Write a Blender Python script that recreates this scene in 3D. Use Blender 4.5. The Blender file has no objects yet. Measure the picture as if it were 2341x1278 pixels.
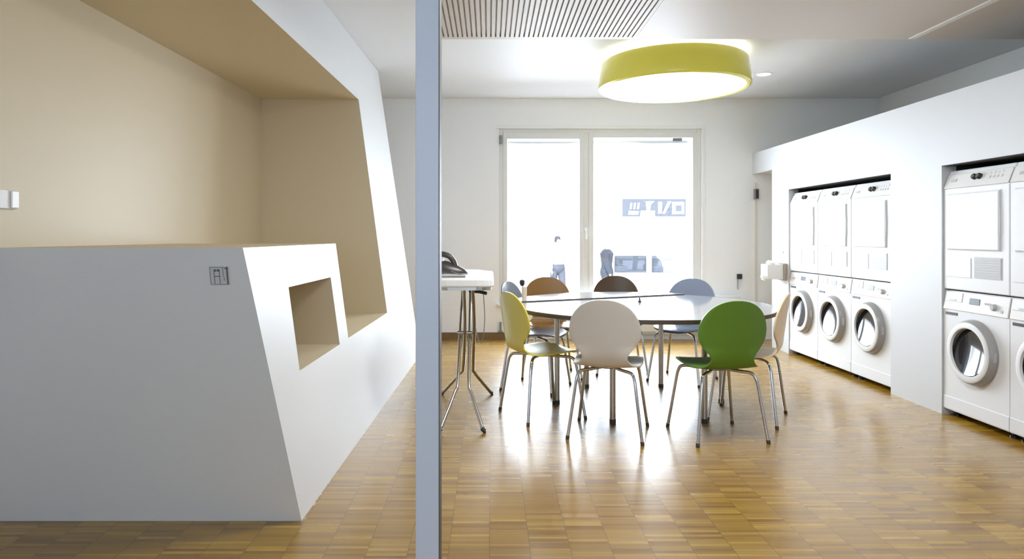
import bpy, bmesh, math, random
from mathutils import Vector, Matrix
random.seed(7)
scene = bpy.context.scene
COL = scene.collection
PI = math.pi
CAMZ = 1.22
FPX, CX, CY = 1550.0, 1119.0, 539.0


def at(px, py, Y):
    """world point that the photograph shows at pixel px, py, at depth Y"""
    return Vector(((px - CX) / FPX * Y, Y, CAMZ + (CY - py) / FPX * Y))


def lin(r, g, b):
    f = lambda c: c / 12.92 if c <= 0.04045 else ((c + 0.055) / 1.055) ** 2.4
    return (f(r / 255), f(g / 255), f(b / 255), 1.0)


# ------------------------------------------------------------------ materials
def mat(name, col, rough=0.5, metal=0.0, emit=None, estr=0.0, bump=0.0, bscale=60.0, vary=0.0, vscale=3.0,
        coat=0.0, ior=1.5):
    m = bpy.data.materials.new(name)
    m.use_nodes = True
    nt = m.node_tree
    b = nt.nodes['Principled BSDF']
    b.inputs['Base Color'].default_value = col
    b.inputs['Roughness'].default_value = rough
    b.inputs['Metallic'].default_value = metal
    b.inputs['IOR'].default_value = ior
    if coat:
        b.inputs['Coat Weight'].default_value = coat
        b.inputs['Coat Roughness'].default_value = 0.08
    if emit:
        b.inputs['Emission Color'].default_value = emit
        b.inputs['Emission Strength'].default_value = estr
    if vary or bump:
        tc = nt.nodes.new('ShaderNodeTexCoord')
        if vary:
            n = nt.nodes.new('ShaderNodeTexNoise')
            n.inputs['Scale'].default_value = vscale
            n.inputs['Detail'].default_value = 4
            nt.links.new(tc.outputs['Object'], n.inputs['Vector'])
            mx = nt.nodes.new('ShaderNodeMix')
            mx.data_type = 'RGBA'
            mx.inputs['A'].default_value = tuple(c * (1 - vary) for c in col[:3]) + (1,)
            mx.inputs['B'].default_value = tuple(min(1, c * (1 + vary)) for c in col[:3]) + (1,)
            nt.links.new(n.outputs['Fac'], mx.inputs['Factor'])
            nt.links.new(mx.outputs['Result'], b.inputs['Base Color'])
        if bump:
            n2 = nt.nodes.new('ShaderNodeTexNoise')
            n2.inputs['Scale'].default_value = bscale
            nt.links.new(tc.outputs['Object'], n2.inputs['Vector'])
            bp = nt.nodes.new('ShaderNodeBump')
            bp.inputs['Strength'].default_value = bump
            bp.inputs['Distance'].default_value = 0.002
            nt.links.new(n2.outputs['Fac'], bp.inputs['Height'])
            nt.links.new(bp.outputs['Normal'], b.inputs['Normal'])
    return m


def pane_mat(name, tint=(0.96, 0.98, 1.0, 1), gloss=0.06):
    m = bpy.data.materials.new(name)
    m.use_nodes = True
    nt = m.node_tree
    nt.nodes.clear()
    o = nt.nodes.new('ShaderNodeOutputMaterial')
    mx = nt.nodes.new('ShaderNodeMixShader')
    t = nt.nodes.new('ShaderNodeBsdfTransparent')
    g = nt.nodes.new('ShaderNodeBsdfGlossy')
    t.inputs['Color'].default_value = tint
    g.inputs['Roughness'].default_value = 0.02
    mx.inputs['Fac'].default_value = gloss
    nt.links.new(t.outputs[0], mx.inputs[1])
    nt.links.new(g.outputs[0], mx.inputs[2])
    nt.links.new(mx.outputs[0], o.inputs['Surface'])
    return m


def parquet_mat():
    m = bpy.data.materials.new('oak_strip_parquet')
    m.use_nodes = True
    nt = m.node_tree
    b = nt.nodes['Principled BSDF']
    N = nt.nodes.new
    L = nt.links.new

    def math_(op, a, bb=None):
        n = N('ShaderNodeMath')
        n.operation = op
        for i, v in enumerate((a, bb)):
            if v is None:
                continue
            if isinstance(v, (int, float)):
                n.inputs[i].default_value = v
            else:
                L(v, n.inputs[i])
        return n.outputs[0]
    tc = N('ShaderNodeTexCoord')
    sp = N('ShaderNodeSeparateXYZ')
    L(tc.outputs['Object'], sp.inputs[0])
    u = math_('DIVIDE', sp.outputs['X'], 0.158)
    iu = math_('FLOOR', u)
    fu = math_('FRACT', u)
    wn0 = N('ShaderNodeTexWhiteNoise')
    wn0.noise_dimensions = '1D'
    L(iu, wn0.inputs['W'])
    v = math_('ADD', math_('DIVIDE', sp.outputs['Y'], 0.021), math_('MULTIPLY', wn0.outputs['Value'], 0.2))
    iv = math_('FLOOR', v)
    fv = math_('FRACT', v)
    cb = N('ShaderNodeCombineXYZ')
    L(iu, cb.inputs[0])
    L(iv, cb.inputs[1])
    wn = N('ShaderNodeTexWhiteNoise')
    wn.noise_dimensions = '2D'
    L(cb.outputs[0], wn.inputs['Vector'])
    ramp = N('ShaderNodeValToRGB')
    e = ramp.color_ramp.elements
    e[0].position = 0.0
    e[0].color = lin(140, 98, 16)
    e[1].position = 1.0
    e[1].color = lin(188, 149, 46)
    e2 = ramp.color_ramp.elements.new(0.25)
    e2.color = lin(155, 116, 22)
    e3 = ramp.color_ramp.elements.new(0.75)
    e3.color = lin(171, 131, 32)
    L(wn.outputs['Value'], ramp.inputs[0])
    # grain along the strip
    mp = N('ShaderNodeMapping')
    mp.inputs['Scale'].default_value = (6, 140, 1)
    L(tc.outputs['Object'], mp.inputs[0])
    no = N('ShaderNodeTexNoise')
    no.inputs['Scale'].default_value = 1.0
    no.inputs['Detail'].default_value = 5
    L(mp.outputs[0], no.inputs['Vector'])
    mx = N('ShaderNodeMix')
    mx.data_type = 'RGBA'
    mx.blend_type = 'MULTIPLY'
    mx.inputs['Factor'].default_value = 0.35
    gr = N('ShaderNodeValToRGB')
    gr.color_ramp.elements[0].position = 0.3
    gr.color_ramp.elements[0].color = (0.62, 0.55, 0.48, 1)
    gr.color_ramp.elements[1].position = 0.65
    gr.color_ramp.elements[1].color = (1, 1, 1, 1)
    L(no.outputs['Fac'], gr.inputs[0])
    L(ramp.outputs[0], mx.inputs['A'])
    L(gr.outputs[0], mx.inputs['B'])
    # joints
    ju = math_('LESS_THAN', math_('ABSOLUTE', math_('SUBTRACT', fu, 0.5)), 0.492)
    jv = math_('LESS_THAN', math_('ABSOLUTE', math_('SUBTRACT', fv, 0.5)), 0.46)
    j = math_('MULTIPLY', ju, jv)
    mj = N('ShaderNodeMix')
    mj.data_type = 'RGBA'
    mj.inputs['A'].default_value = lin(112, 80, 26)
    L(j, mj.inputs['Factor'])
    mp2 = N('ShaderNodeMapping')
    mp2.inputs['Scale'].default_value = (1.6, 26, 1)
    L(tc.outputs['Object'], mp2.inputs[0])
    no2 = N('ShaderNodeTexNoise')
    no2.inputs['Detail'].default_value = 3
    no2.inputs['Scale'].default_value = 1.0
    L(mp2.outputs[0], no2.inputs['Vector'])
    gr2 = N('ShaderNodeValToRGB')
    gr2.color_ramp.elements[0].position = 0.32
    gr2.color_ramp.elements[0].color = (0.74, 0.70, 0.66, 1)
    gr2.color_ramp.elements[1].position = 0.6
    gr2.color_ramp.elements[1].color = (1, 1, 1, 1)
    L(no2.outputs['Fac'], gr2.inputs[0])
    mx2 = N('ShaderNodeMix')
    mx2.data_type = 'RGBA'
    mx2.blend_type = 'MULTIPLY'
    mx2.inputs['Factor'].default_value = 0.6
    L(mx.outputs['Result'], mx2.inputs['A'])
    L(gr2.outputs[0], mx2.inputs['B'])
    L(mx2.outputs['Result'], mj.inputs['B'])
    L(mj.outputs['Result'], b.inputs['Base Color'])
    rr = math_('ADD', math_('MULTIPLY', wn.outputs['Value'], 0.06), 0.22)
    L(rr, b.inputs['Roughness'])
    bp = N('ShaderNodeBump')
    bp.inputs['Strength'].default_value = 0.12
    bp.inputs['Distance'].default_value = 0.001
    L(wn.outputs['Value'], bp.inputs['Height'])
    L(bp.outputs['Normal'], b.inputs['Normal'])
    b.inputs['IOR'].default_value = 1.5
    b.inputs['Coat Weight'].default_value = 0.45
    b.inputs['Coat Roughness'].default_value = 0.42
    b.inputs['Coat IOR'].default_value = 1.6
    return m


M = {}
M['floor'] = parquet_mat()
M['wall'] = mat('white_wall_paint', lin(244, 245, 246), 0.55, bump=0.05, bscale=180, vary=0.012)
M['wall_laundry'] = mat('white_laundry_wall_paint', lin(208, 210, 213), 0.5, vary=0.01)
M['wall_shade'] = mat('grey_service_wall_paint', lin(232, 233, 232), 0.6, vary=0.02)
M['ceiling'] = mat('white_ceiling_paint', lin(226, 227, 228), 0.55, vary=0.01)
M['panel'] = mat('warm_acoustic_panel', lin(207, 199, 190), 0.5, vary=0.01)
M['booth'] = mat('white_booth_lacquer', lin(228, 230, 232), 0.45, vary=0.008)
M['beige'] = mat('beige_lining_paint', lin(208, 193, 162), 0.5, vary=0.012, vscale=2)
M['post'] = mat('blue_grey_steel_paint', lin(218, 227, 243), 0.4, 0.0, vary=0.02)
M['side_strip'] = mat('dark_strip', lin(88, 84, 78), 0.6, vary=0.05)
M['brown'] = mat('brown_skirting', lin(124, 98, 58), 0.5, vary=0.1, vscale=8)
M['whiteplastic'] = mat('white_plastic', lin(240, 240, 238), 0.3, vary=0.01)
M['enamel'] = mat('white_enamel', lin(226, 227, 229), 0.42, vary=0.008, ior=1.4)
M['enamel_panel'] = mat('white_fascia_plastic', lin(222, 221, 219), 0.42, vary=0.01, ior=1.4)
M['grille'] = mat('pale_grey_grille', lin(184, 184, 183), 0.5, vary=0.03, vscale=40)
M['dark'] = mat('dark_gap_shade', lin(52, 46, 40), 0.7, vary=0.1)
M['black'] = mat('black_plastic', lin(40, 38, 38), 0.35, vary=0.08, vscale=20)
M['display'] = mat('dark_display', lin(50, 50, 52), 0.4, vary=0.1, vscale=30)
M['rim'] = mat('grey_door_rim', lin(158, 156, 154), 0.3, vary=0.03)
M['uplight'] = mat('lamp_uplight', lin(255, 255, 255), 0.4, emit=(1, 1, 1, 1), estr=2.2, vary=0.003)
M['chrome'] = mat('chrome', lin(196, 196, 198), 0.16, 1.0, vary=0.02)
M['steel'] = mat('brushed_steel_tube', lin(186, 180, 172), 0.28, 1.0, vary=0.03)
M['drum'] = mat('steel_drum', lin(120, 116, 112), 0.35, 0.9, vary=0.2, vscale=60)
M['porthole'] = mat('dark_porthole_glass', lin(44, 44, 50), 0.05, 0.0, vary=0.15, vscale=14, ior=1.9)
M['table_top'] = mat('white_glossy_laminate', lin(186, 190, 198), 0.1, coat=0.3, vary=0.006)
M['table_edge'] = mat('dark_table_edge', lin(74, 60, 44), 0.4, vary=0.06, vscale=12)
M['foot'] = mat('dark_foot_cap', lin(66, 60, 52), 0.5, vary=0.08)
M['yellow'] = mat('lime_yellow_lacquer', lin(228, 212, 92), 0.3, vary=0.02)
M['lamp_yellow'] = mat('yellow_lamp_metal', lin(234, 224, 84), 0.25, coat=0.4, vary=0.02)
M['white_chair'] = mat('white_chair_lacquer', lin(220, 214, 206), 0.35, vary=0.015)
M['green'] = mat('green_chair_lacquer', lin(98, 138, 44), 0.35, vary=0.02)
M['wood_chair'] = mat('pale_wood_veneer', lin(242, 216, 176), 0.4, vary=0.05, vscale=9)
M['brown_chair'] = mat('brown_wood_veneer', lin(150, 110, 58), 0.3, vary=0.08, vscale=9)
M['dark_chair'] = mat('dark_brown_veneer', lin(84, 64, 40), 0.28, vary=0.1, vscale=9)
M['blue_chair'] = mat('blue_grey_lacquer', lin(150, 162, 184), 0.3, vary=0.02)
M['grey_chair'] = mat('slate_grey_lacquer', lin(122, 128, 140), 0.28, vary=0.05)
M['diffuser'] = mat('lamp_diffuser', lin(255, 252, 246), 0.4, emit=(.94, 0.97, 1.0, 1), estr=2.2, vary=0.003)
M['spot'] = mat('spot_diffuser', lin(255, 255, 255), 0.4, emit=(1, 0.98, 0.95, 1), estr=8.0, vary=0.003)
M['frame'] = mat('white_window_frame', lin(226, 226, 224), 0.35, vary=0.01)
M['glass'] = pane_mat('clear_glass')
M['blind'] = mat('white_blind_fabric', lin(250, 250, 250), 0.6, vary=0.01)
M['hinge'] = mat('grey_hinge', lin(140, 140, 140), 0.4, 0.3, vary=0.04)
M['door'] = mat('warm_white_door', lin(226, 220, 210), 0.5, vary=0.02)
M['cover'] = mat('white_cotton_cover', lin(244, 243, 240), 0.9, bump=0.3, bscale=300, vary=0.01)
M['iron_dark'] = mat('dark_iron_plastic', lin(64, 58, 50), 0.3, vary=0.1, vscale=20)
M['iron_pale'] = mat('pale_blue_iron_plastic', lin(200, 210, 224), 0.3, vary=0.02)
M['tissue'] = mat('white_tissue', lin(250, 250, 250), 0.9, bump=0.4, bscale=90, vary=0.01)
M['paper_box'] = mat('pale_grey_box', lin(222, 220, 216), 0.4, vary=0.02)
M['paper_shade'] = mat('taupe_side_shade', lin(170, 158, 146), 0.5, vary=0.03)
M['beech'] = mat('beech_wood', lin(226, 204, 178), 0.5, vary=0.06, vscale=20)
M['plate'] = mat('grey_outlet_plate', lin(206, 209, 211), 0.5, vary=0.03)
M['plate_dark'] = mat('dark_outlet_groove', lin(104, 102, 98), 0.6, vary=0.1)
M['facade'] = mat('white_render_facade', lin(236, 238, 240), 0.8, vary=0.01, vscale=0.5)
M['facade_trim'] = mat('pale_facade_trim', lin(214, 212, 208), 0.8, vary=0.02)
M['asphalt'] = mat('pale_concrete', lin(205, 206, 208), 0.85, vary=0.03)
M['sign_blue'] = mat('blue_grey_sign', lin(72, 77, 87), 0.7, vary=0.05, vscale=5)
M['sign_white'] = mat('white_sign_shape', lin(150, 157, 168), 0.7, vary=0.03, vscale=5)
M['carpaint'] = mat('white_car_paint', lin(240, 242, 245), 0.4, vary=0.004)
M['carglass'] = pane_mat('car_window_glass', (.54, .56, .60, 1), 0.05)
M['tyre'] = mat('tyre_rubber', lin(60, 60, 62), 0.8, vary=0.05)
M['skin'] = mat('skin', lin(196, 160, 140), 0.6, vary=0.03)
M['hair'] = mat('dark_hair', lin(44, 44, 50), 0.7, vary=0.1)
M['fairhair'] = mat('fair_hair', lin(190, 176, 166), 0.7, vary=0.1)
M['jacket'] = mat('pale_jacket_cloth', lin(150, 156, 170), 0.8, vary=0.05)
M['navy'] = mat('dark_coat_cloth', lin(38, 42, 52), 0.8, vary=0.1)
M['jeans'] = mat('grey_blue_trousers', lin(68, 72, 84), 0.8, vary=0.2, vscale=12)


# ------------------------------------------------------------------ mesh tools
class MB:
    def __init__(s):
        s.v, s.f, s.m = [], [], []

    def add(s, vs, fs, mi=0):
        o = len(s.v)
        s.v += [tuple(p) for p in vs]
        for k, f in enumerate(fs):
            s.f.append(tuple(o + i for i in f))
            s.m.append(mi[k] if isinstance(mi, (list, tuple)) else mi)
        return s

    def box(s, x0, x1, y0, y1, z0, z1, mi=0, mx=None):
        vs = [Vector((x, y, z)) for z in (z0, z1) for y in (y0, y1) for x in (x0, x1)]
        if mx:
            vs = [mx @ p for p in vs]
        return s.add(vs, [(0, 2, 3, 1), (4, 5, 7, 6), (0, 1, 5, 4), (2, 6, 7, 3), (0, 4, 6, 2), (1, 3, 7, 5)], mi)

    def tube(s, pts, r, seg=10, mi=0, cap=True):
        pts = [Vector(p) for p in pts]
        rs = r if isinstance(r, (list, tuple)) else [r] * len(pts)
        t = (pts[1] - pts[0]).normalized()
        up = Vector((0, 0, 1)) if abs(t.z) < 0.9 else Vector((1, 0, 0))
        n = t.cross(up).normalized()
        vs, fs = [], []
        for i, p in enumerate(pts):
            if i == 0:
                t = pts[1] - p
            elif i == len(pts) - 1:
                t = p - pts[i - 1]
            else:
                t = (pts[i + 1] - p).normalized() + (p - pts[i - 1]).normalized()
            t.normalize()
            n = (n - t * n.dot(t)).normalized()
            b = t.cross(n)
            for k in range(seg):
                a = 2 * PI * k / seg
                vs.append(p + (n * math.cos(a) + b * math.sin(a)) * rs[i])
        for i in range(len(pts) - 1):
            for k in range(seg):
                a, c = i * seg + k, i * seg + (k + 1) % seg
                fs.append((a, c, c + seg, a + seg))
        if cap:
            fs.append(tuple(range(seg))[::-1])
            fs.append(tuple((len(pts) - 1) * seg + k for k in range(seg)))
        return s.add(vs, fs, mi)

    def lathe(s, prof, seg=48, mi=0, mx=None, closed=False):
        """prof: (r, h) pairs spun round +Z"""
        vs, fs, ms = [], [], []
        for r, h in prof:
            for k in range(seg):
                a = 2 * PI * k / seg
                p = Vector((r * math.cos(a), r * math.sin(a), h))
                vs.append(mx @ p if mx else p)
        n = len(prof)
        for i in range(n if closed else n - 1):
            j = (i + 1) % n
            for k in range(seg):
                k2 = (k + 1) % seg
                fs.append((i * seg + k, i * seg + k2, j * seg + k2, j * seg + k))
        return s.add(vs, fs, mi)

    def prism(s, poly, x0, x1, mi=0):
        """poly of (y, z); x0, x1 numbers or functions of (y, z)"""
        g = lambda x, p: x(*p) if callable(x) else x
        n = len(poly)
        vs = [Vector((g(x0, p), p[0], p[1])) for p in poly] + [Vector((g(x1, p), p[0], p[1])) for p in poly]
        fs = [tuple(range(n)), tuple(range(n, 2 * n))[::-1]]
        fs += [(i, i + n, (i + 1) % n + n, (i + 1) % n) for i in range(n)]
        return s.add(vs, fs, mi)

    def build(s, name, mats, parent=None, smooth=False, bevel=0.0, bseg=2, autosmooth=None):
        me = bpy.data.meshes.new(name)
        me.from_pydata([tuple(v) for v in s.v], [], s.f)
        mats = mats if isinstance(mats, (list, tuple)) else [mats]
        for k in mats:
            me.materials.append(M[k])
        for p, mi in zip(me.polygons, s.m):
            p.material_index = mi
        bm = bmesh.new()
        bm.from_mesh(me)
        bmesh.ops.remove_doubles(bm, verts=bm.verts, dist=1e-6)
        bmesh.ops.recalc_face_normals(bm, faces=bm.faces)
        bm.to_mesh(me)
        bm.free()
        if smooth:
            me.polygons.foreach_set('use_smooth', [True] * len(me.polygons))
            me.set_sharp_from_angle(angle=math.radians(autosmooth or 40))
        o = bpy.data.objects.new(name, me)
        COL.objects.link(o)
        if parent:
            o.parent = parent
        if bevel:
            b = o.modifiers.new('edge', 'BEVEL')
            b.width = bevel
            b.segments = bseg
            b.limit_method = 'ANGLE'
            b.angle_limit = math.radians(40)
        return o


def smooth_path(pts, n=6):
    P = [Vector(p) for p in pts]
    P = [P[0] * 2 - P[1]] + P + [P[-1] * 2 - P[-2]]
    out = []
    for i in range(1, len(P) - 2):
        for k in range(n):
            t = k / n
            a, b, c, d = P[i - 1], P[i], P[i + 1], P[i + 2]
            out.append(0.5 * ((2 * b) + (c - a) * t + (2 * a - 5 * b + 4 * c - d) * t * t + (3 * b - a - 3 * c + d) * t ** 3))
    out.append(P[-2])
    return out


def tag(o, label, cat, group=None):
    o['label'] = label
    o['category'] = cat
    if group:
        o['group'] = group
    return o


def thing(name, label, cat, loc=(0, 0, 0), rz=0.0, group=None):
    o = bpy.data.objects.new(name, None)
    o.empty_display_size = 0.1
    COL.objects.link(o)
    o.location = loc
    o.rotation_euler = (0, 0, rz)
    return tag(o, label, cat, group)


def struct(o):
    o['kind'] = 'structure'
    return o


def kids(o):
    return [c for c in bpy.data.objects if c.parent == o]


def copy_tree(o, parent=None):
    c = o.copy()
    COL.objects.link(c)
    if parent:
        c.parent = parent
    for k in kids(o):
        copy_tree(k, c)
    return c


# ------------------------------------------------------------------ setting
YB = 8.0          # back wall
XR = 3.10         # front face of the laundry partition
XS = 4.58         # service wall behind it
ZC = 2.84         # ceiling
XL = -2.75
YR = -3.0

struct(MB().box(XL - .2, XS + .2, YR - .2, YB + .3, -0.2, 0).build('floor', 'floor'))
struct(MB().box(XL - .2, XS + .2, YR - 3.2, YB + .3, ZC, ZC + 0.25).build('ceiling', 'ceiling'))  # runs on past the rear wall, overhang added to block the sun
struct(MB().box(XL - .2, XL, YR, YB, 0, ZC).build('wall_left', 'wall'))
struct(MB().box(XS, XS + .2, YR, YB, 0, ZC).build('wall_right', 'wall_shade'))
# back wall with its window opening
WX0, WX1, WZ0, WZ1 = 0.115, 2.505, 0.42, 2.485
w = MB()
w.box(XL, WX0, YB, YB + .3, 0, ZC).box(WX1, XS, YB, YB + .3, 0, ZC)
w.box(WX0, WX1, YB, YB + .3, 0, WZ0).box(WX0, WX1, YB, YB + .3, WZ1, ZC)
struct(w.build('wall_back', 'wall'))
# rear wall (behind the camera)
RX0, RX1, RZ0, RZ1 = -1.6, 1.6, 0.9, 2.4
w = MB()
w.box(XL, RX0, YR - .2, YR, 0, ZC).box(RX1, XS, YR - .2, YR, 0, ZC)
w.box(RX0, RX1, YR - .2, YR, 0, RZ0).box(RX0, RX1, YR - .2, YR, RZ1, ZC)
struct(w.build('wall_rear', 'wall'))

# lowered acoustic ceiling: grooved field and smooth field
ZD, YD, XD0 = 2.60, 4.76, -0.345
w = MB()
w.box(1.02, XS, YR, YD, ZD, ZC - .001)
w.box(XD0, 1.02, YR, YD, ZD + .02, ZC - .001)
w.box(XD0, 1.02, YD - .05, YD, ZD, ZD + .02)
x = XD0
pitch = 0.0327
while x < 1.02:
    w.box(x, min(x + 0.0225, 1.02), YR, YD - .05, ZD, ZD + .021)
    x += pitch
struct(w.build('ceiling_lowered', 'panel'))
struct(MB().box(2.93, 2.975, YR, YD - .02, ZD - .006, ZD + .001).build('trim_1', 'whiteplastic'))

# laundry partition: sheet with a doorway and two machine bays, each bay coloured dark for the shade in its gaps
ZP = 2.188
D0, D1, DZ = 7.44, YB, 1.945
B1 = (5.238, 7.026)
B2 = (3.455, 4.648)
BZ = 1.70
TP = 0.10
YP0 = YR
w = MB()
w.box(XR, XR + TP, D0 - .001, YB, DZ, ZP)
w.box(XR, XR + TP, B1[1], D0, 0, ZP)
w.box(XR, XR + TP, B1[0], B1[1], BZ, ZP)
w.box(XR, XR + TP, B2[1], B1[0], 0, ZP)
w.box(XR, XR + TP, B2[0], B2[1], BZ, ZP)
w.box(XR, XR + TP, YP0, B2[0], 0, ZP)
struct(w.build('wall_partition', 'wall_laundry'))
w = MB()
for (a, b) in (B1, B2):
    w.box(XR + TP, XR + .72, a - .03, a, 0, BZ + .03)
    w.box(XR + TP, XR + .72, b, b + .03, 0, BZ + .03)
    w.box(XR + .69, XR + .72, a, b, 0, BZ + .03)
    w.box(XR + TP, XR + .69, a, b, BZ, BZ + .03).box(XR + .004, XR + TP, a, b, BZ - .004, BZ - .0002)  # thin dark sheet under the lintel, soffit shade put into the colour
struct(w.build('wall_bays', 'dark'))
# doorway reveal behind the partition
w = MB()
w.box(XR + TP, XR + 1.0, D0 - .03, D0, 0, DZ + .03)
w.box(XR + TP, XR + 1.0, D0, YB, DZ, DZ + .03)
struct(w.build('wall_doorway', 'door'))
struct(MB().box(XR + .03, XR + .055, YB - .012, YB - .001, 0, DZ - .1).build('trim_2', 'door'))
struct(MB().box(XL, 0.19, YB - .014, YB - .0005, 0.0005, 0.08).build('baseboard_back', 'brown'))
struct(MB().box(0.19, XR, YB - .012, YB - .0005, 0.0005, 0.06).build('baseboard_window', 'frame'))  # white stretch of skirting, brightness under the window put into its colour

# ------------------------------------------------------------------ window
def frame_ring(mb, x0, x1, z0, z1, t, y0, y1, tz=None):
    tz = tz or t
    mb.box(x0, x0 + t, y0, y1, z0, z1).box(x1 - t, x1, y0, y1, z0, z1)
    mb.box(x0 + t, x1 - t, y0, y1, z0, z0 + tz).box(x0 + t, x1 - t, y0, y1, z1 - tz, z1)
    return mb


win = MB()
frame_ring(win, WX0, WX1, WZ0, WZ1, 0.05, YB + .03, YB + .12)
win.box(1.10, 1.19, YB + .03, YB + .12, WZ0 + .05, WZ1 - .05)
win = struct(win.build('window_1', 'frame', bevel=0.004))
s1 = MB()
frame_ring(s1, WX0 + .045, 1.115, WZ0 + .045, WZ1 - .045, 0.05, YB + .015, YB + .09, 0.075)
s1.build('sash', 'frame', win, bevel=0.004)
s2 = MB()
frame_ring(s2, 1.175, WX1 - .045, WZ0 + .045, WZ1 - .045, 0.055, YB + .02, YB + .09, 0.06)
s2.build('sash', 'frame', win, bevel=0.004)
MB().box(WX0 + .095, 1.066, YB + .05, YB + .056, WZ0 + .12, WZ1 - .12).build('pane', 'glass', win)
MB().box(1.229, WX1 - .099, YB + .05, YB + .056, WZ0 + .105, WZ1 - .105).build('pane', 'glass', win)
MB().box(WX0 - .03, WX1 + .03, YB - .05, YB + .03, WZ0 - .03, WZ0).build('sill', 'frame', win, bevel=0.004)
t = MB()
t.box(WX0 - .035, WX1 + .04, YB - .008, YB + .0, WZ1, WZ1 + .035)
t.box(WX1, WX1 + .04, YB - .008, YB, WZ0, WZ1)
t.build('casing', 'whiteplastic', win, bevel=0.003)
MB().tube([(WX0 + .1, YB + .09, WZ1 - .155), (1.06, YB + .09, WZ1 - .155)], 0.022, 12).build('blind', 'blind', win, smooth=True)
MB().tube([(1.235, YB + .09, WZ1 - .15), (WX1 - .15, YB + .09, WZ1 - .15)], 0.026, 12).build('blind', 'blind', win, smooth=True)
MB().box(2.18, 2.29, YB + .057, YB + .075, WZ1 - .135, WZ1 - .105).build('blind_bracket', 'hinge', win)
MB().box(.117, .148, YB - .02, YB + .03, 2.31, 2.405).build('hinge', 'hinge', win, bevel=0.004)
MB().box(1.125, 1.165, YB - .012, YB + .03, 1.28, 1.32).box(1.136, 1.154, YB - .04, YB - .012, 1.18, 1.31).build('handle', 'frame', win, bevel=0.004)

# unseen rear window, added as a light source behind the camera
win_added = MB()
frame_ring(win_added, RX0, RX1, RZ0, RZ1, 0.06, YR - .12, YR - .04)
win_added.box(-.03, .03, YR - .12, YR - .04, RZ0 + .06, RZ1 - .06)
win_added = struct(win_added.build('added_window', 'frame'))
MB().box(RX0 + .06, -.03, YR - .085, YR - .08, RZ0 + .06, RZ1 - .06).build('pane', 'glass', win_added)
MB().box(.03, RX1 - .06, YR - .085, YR - .08, RZ0 + .06, RZ1 - .06).build('pane', 'glass', win_added)

# ------------------------------------------------------------------ reception booth
def plane_x(y, z):
    return -0.8718 + 0.0235 * y - 0.134 * z


def back_x(y, z):
    return -1.911 + 0.033 * (y - 3.155)


def yf(z):
    return 2.90 - 0.243 * z / 1.173


ZT = 1.173
XB = -2.62
booth = thing('reception_booth', 'white leaning built-in booth with beige lined niche and counter, its square hole facing the tables', 'booth', (0, 0, 0))
# counter (W white = 0, beige = 1); per-prism faces: cap x0, cap x1, then one per edge
HY0, HY1, HZ0, HZ1 = 3.137, 3.895, 0.596, 0.982
c = MB()
c.prism([(yf(0), 0), (4.11, 0), (4.11, HZ0), (HY1, HZ0), (HY0, HZ0), (yf(HZ0), HZ0)], plane_x, XB, [0, 0, 0, 0, 0, 1, 0, 0])
c.prism([(yf(HZ1), HZ1), (HY0, HZ1), (HY1, HZ1), (4.11, HZ1), (4.11, ZT), (yf(ZT), ZT)], plane_x, XB, [0, 0, 0, 1, 0, 1, 1, 0])
c.prism([(yf(HZ0), HZ0), (HY0, HZ0), (HY0, HZ1), (yf(HZ1), HZ1)], plane_x, XB, [0, 0, 0, 1, 0, 0])
c.prism([(HY1, HZ0), (4.11, HZ0), (4.11, HZ1), (HY1, HZ1)], plane_x, XB, [0, 0, 0, 1, 0, 1])
c.prism([(HY0, HZ0), (HY1, HZ0), (HY1, HZ1), (HY0, HZ1)], -1.62, XB, [1, 0, 0, 0, 0, 0])
c.build('counter', ['booth', 'beige'], booth)
c = MB()
c.prism([(4.11, 0), (5.46, 0), (5.46, 0.60), (4.11, 0.60)], plane_x, XB, [0, 0, 0, 0, 1, 0])
c.build('bench', ['booth', 'beige'], booth)
c = MB()
c.prism([(5.46, 0), (6.93, 0), (6.66, ZC - .002), (5.46, ZC - .002)], plane_x, XB, [0, 0, 0, 0, 0, 1])
c.build('side_panel', ['booth', 'beige'], booth)
c = MB()
ZH = 2.317
c.prism([(2.3, ZH), (5.46, ZH), (5.46, ZC - .002), (2.3, ZC - .002)], plane_x, XB, [0, 0, 1, 0, 0, 0])
c.build('header', ['booth', 'beige'], booth)
c = MB()
c.prism([(2.3, 1.173), (4.11, 1.173), (4.11, 0.60), (5.46, 0.60), (5.46, ZH), (2.3, ZH)], back_x, XB, [1, 0, 0, 0, 0, 0, 0, 0])
c.build('back_panel', ['booth', 'beige'], booth)

# outlet plate on the counter front
ang = math.atan(0.243 / 1.173)
zc = 1.0635
o = thing('outlet_plate', 'small square grey outlet plate on the booth counter front', 'outlet', (-1.067, yf(zc) - .0005, zc))
o.rotation_euler = (ang, 0, 0)
MB().box(-.038, .038, -.006, .0, -.038, .038).build('plate', 'plate', o, bevel=0.002)
g = MB()
g.box(-.034, .022, -.0066, -.0055, .033, .0345).box(-.034, -.0325, -.0066, -.0055, -.034, .033)
g.box(-.033, .033, -.0066, -.0055, -.0355, -.034)
g.box(-.019, -.0165, -.0066, -.0055, -.033, .024).box(.002, .0045, -.0066, -.0055, -.033, .024)
g.box(-.0165, .002, -.0066, -.0055, -.004, -.001)
g.box(.016, .018, -.0066, -.0055, -.004, .033).box(.019, .021, -.0066, -.0055, -.02, -.004)
g.build('groove', 'plate_dark', o)
MB().box(-.018, -.009, -.009, -.005, .018, .026).build('socket', 'plate_dark', o)
MB().box(-.005, .004, -.009, -.005, .018, .026).build('socket', 'plate_dark', o)
MB().box(.0315, .0365, -.0085, -.005, -.034, .036).box(.025, .0315, -.008, -.005, .028, .033).build('latch', 'plate_dark', o)

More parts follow.
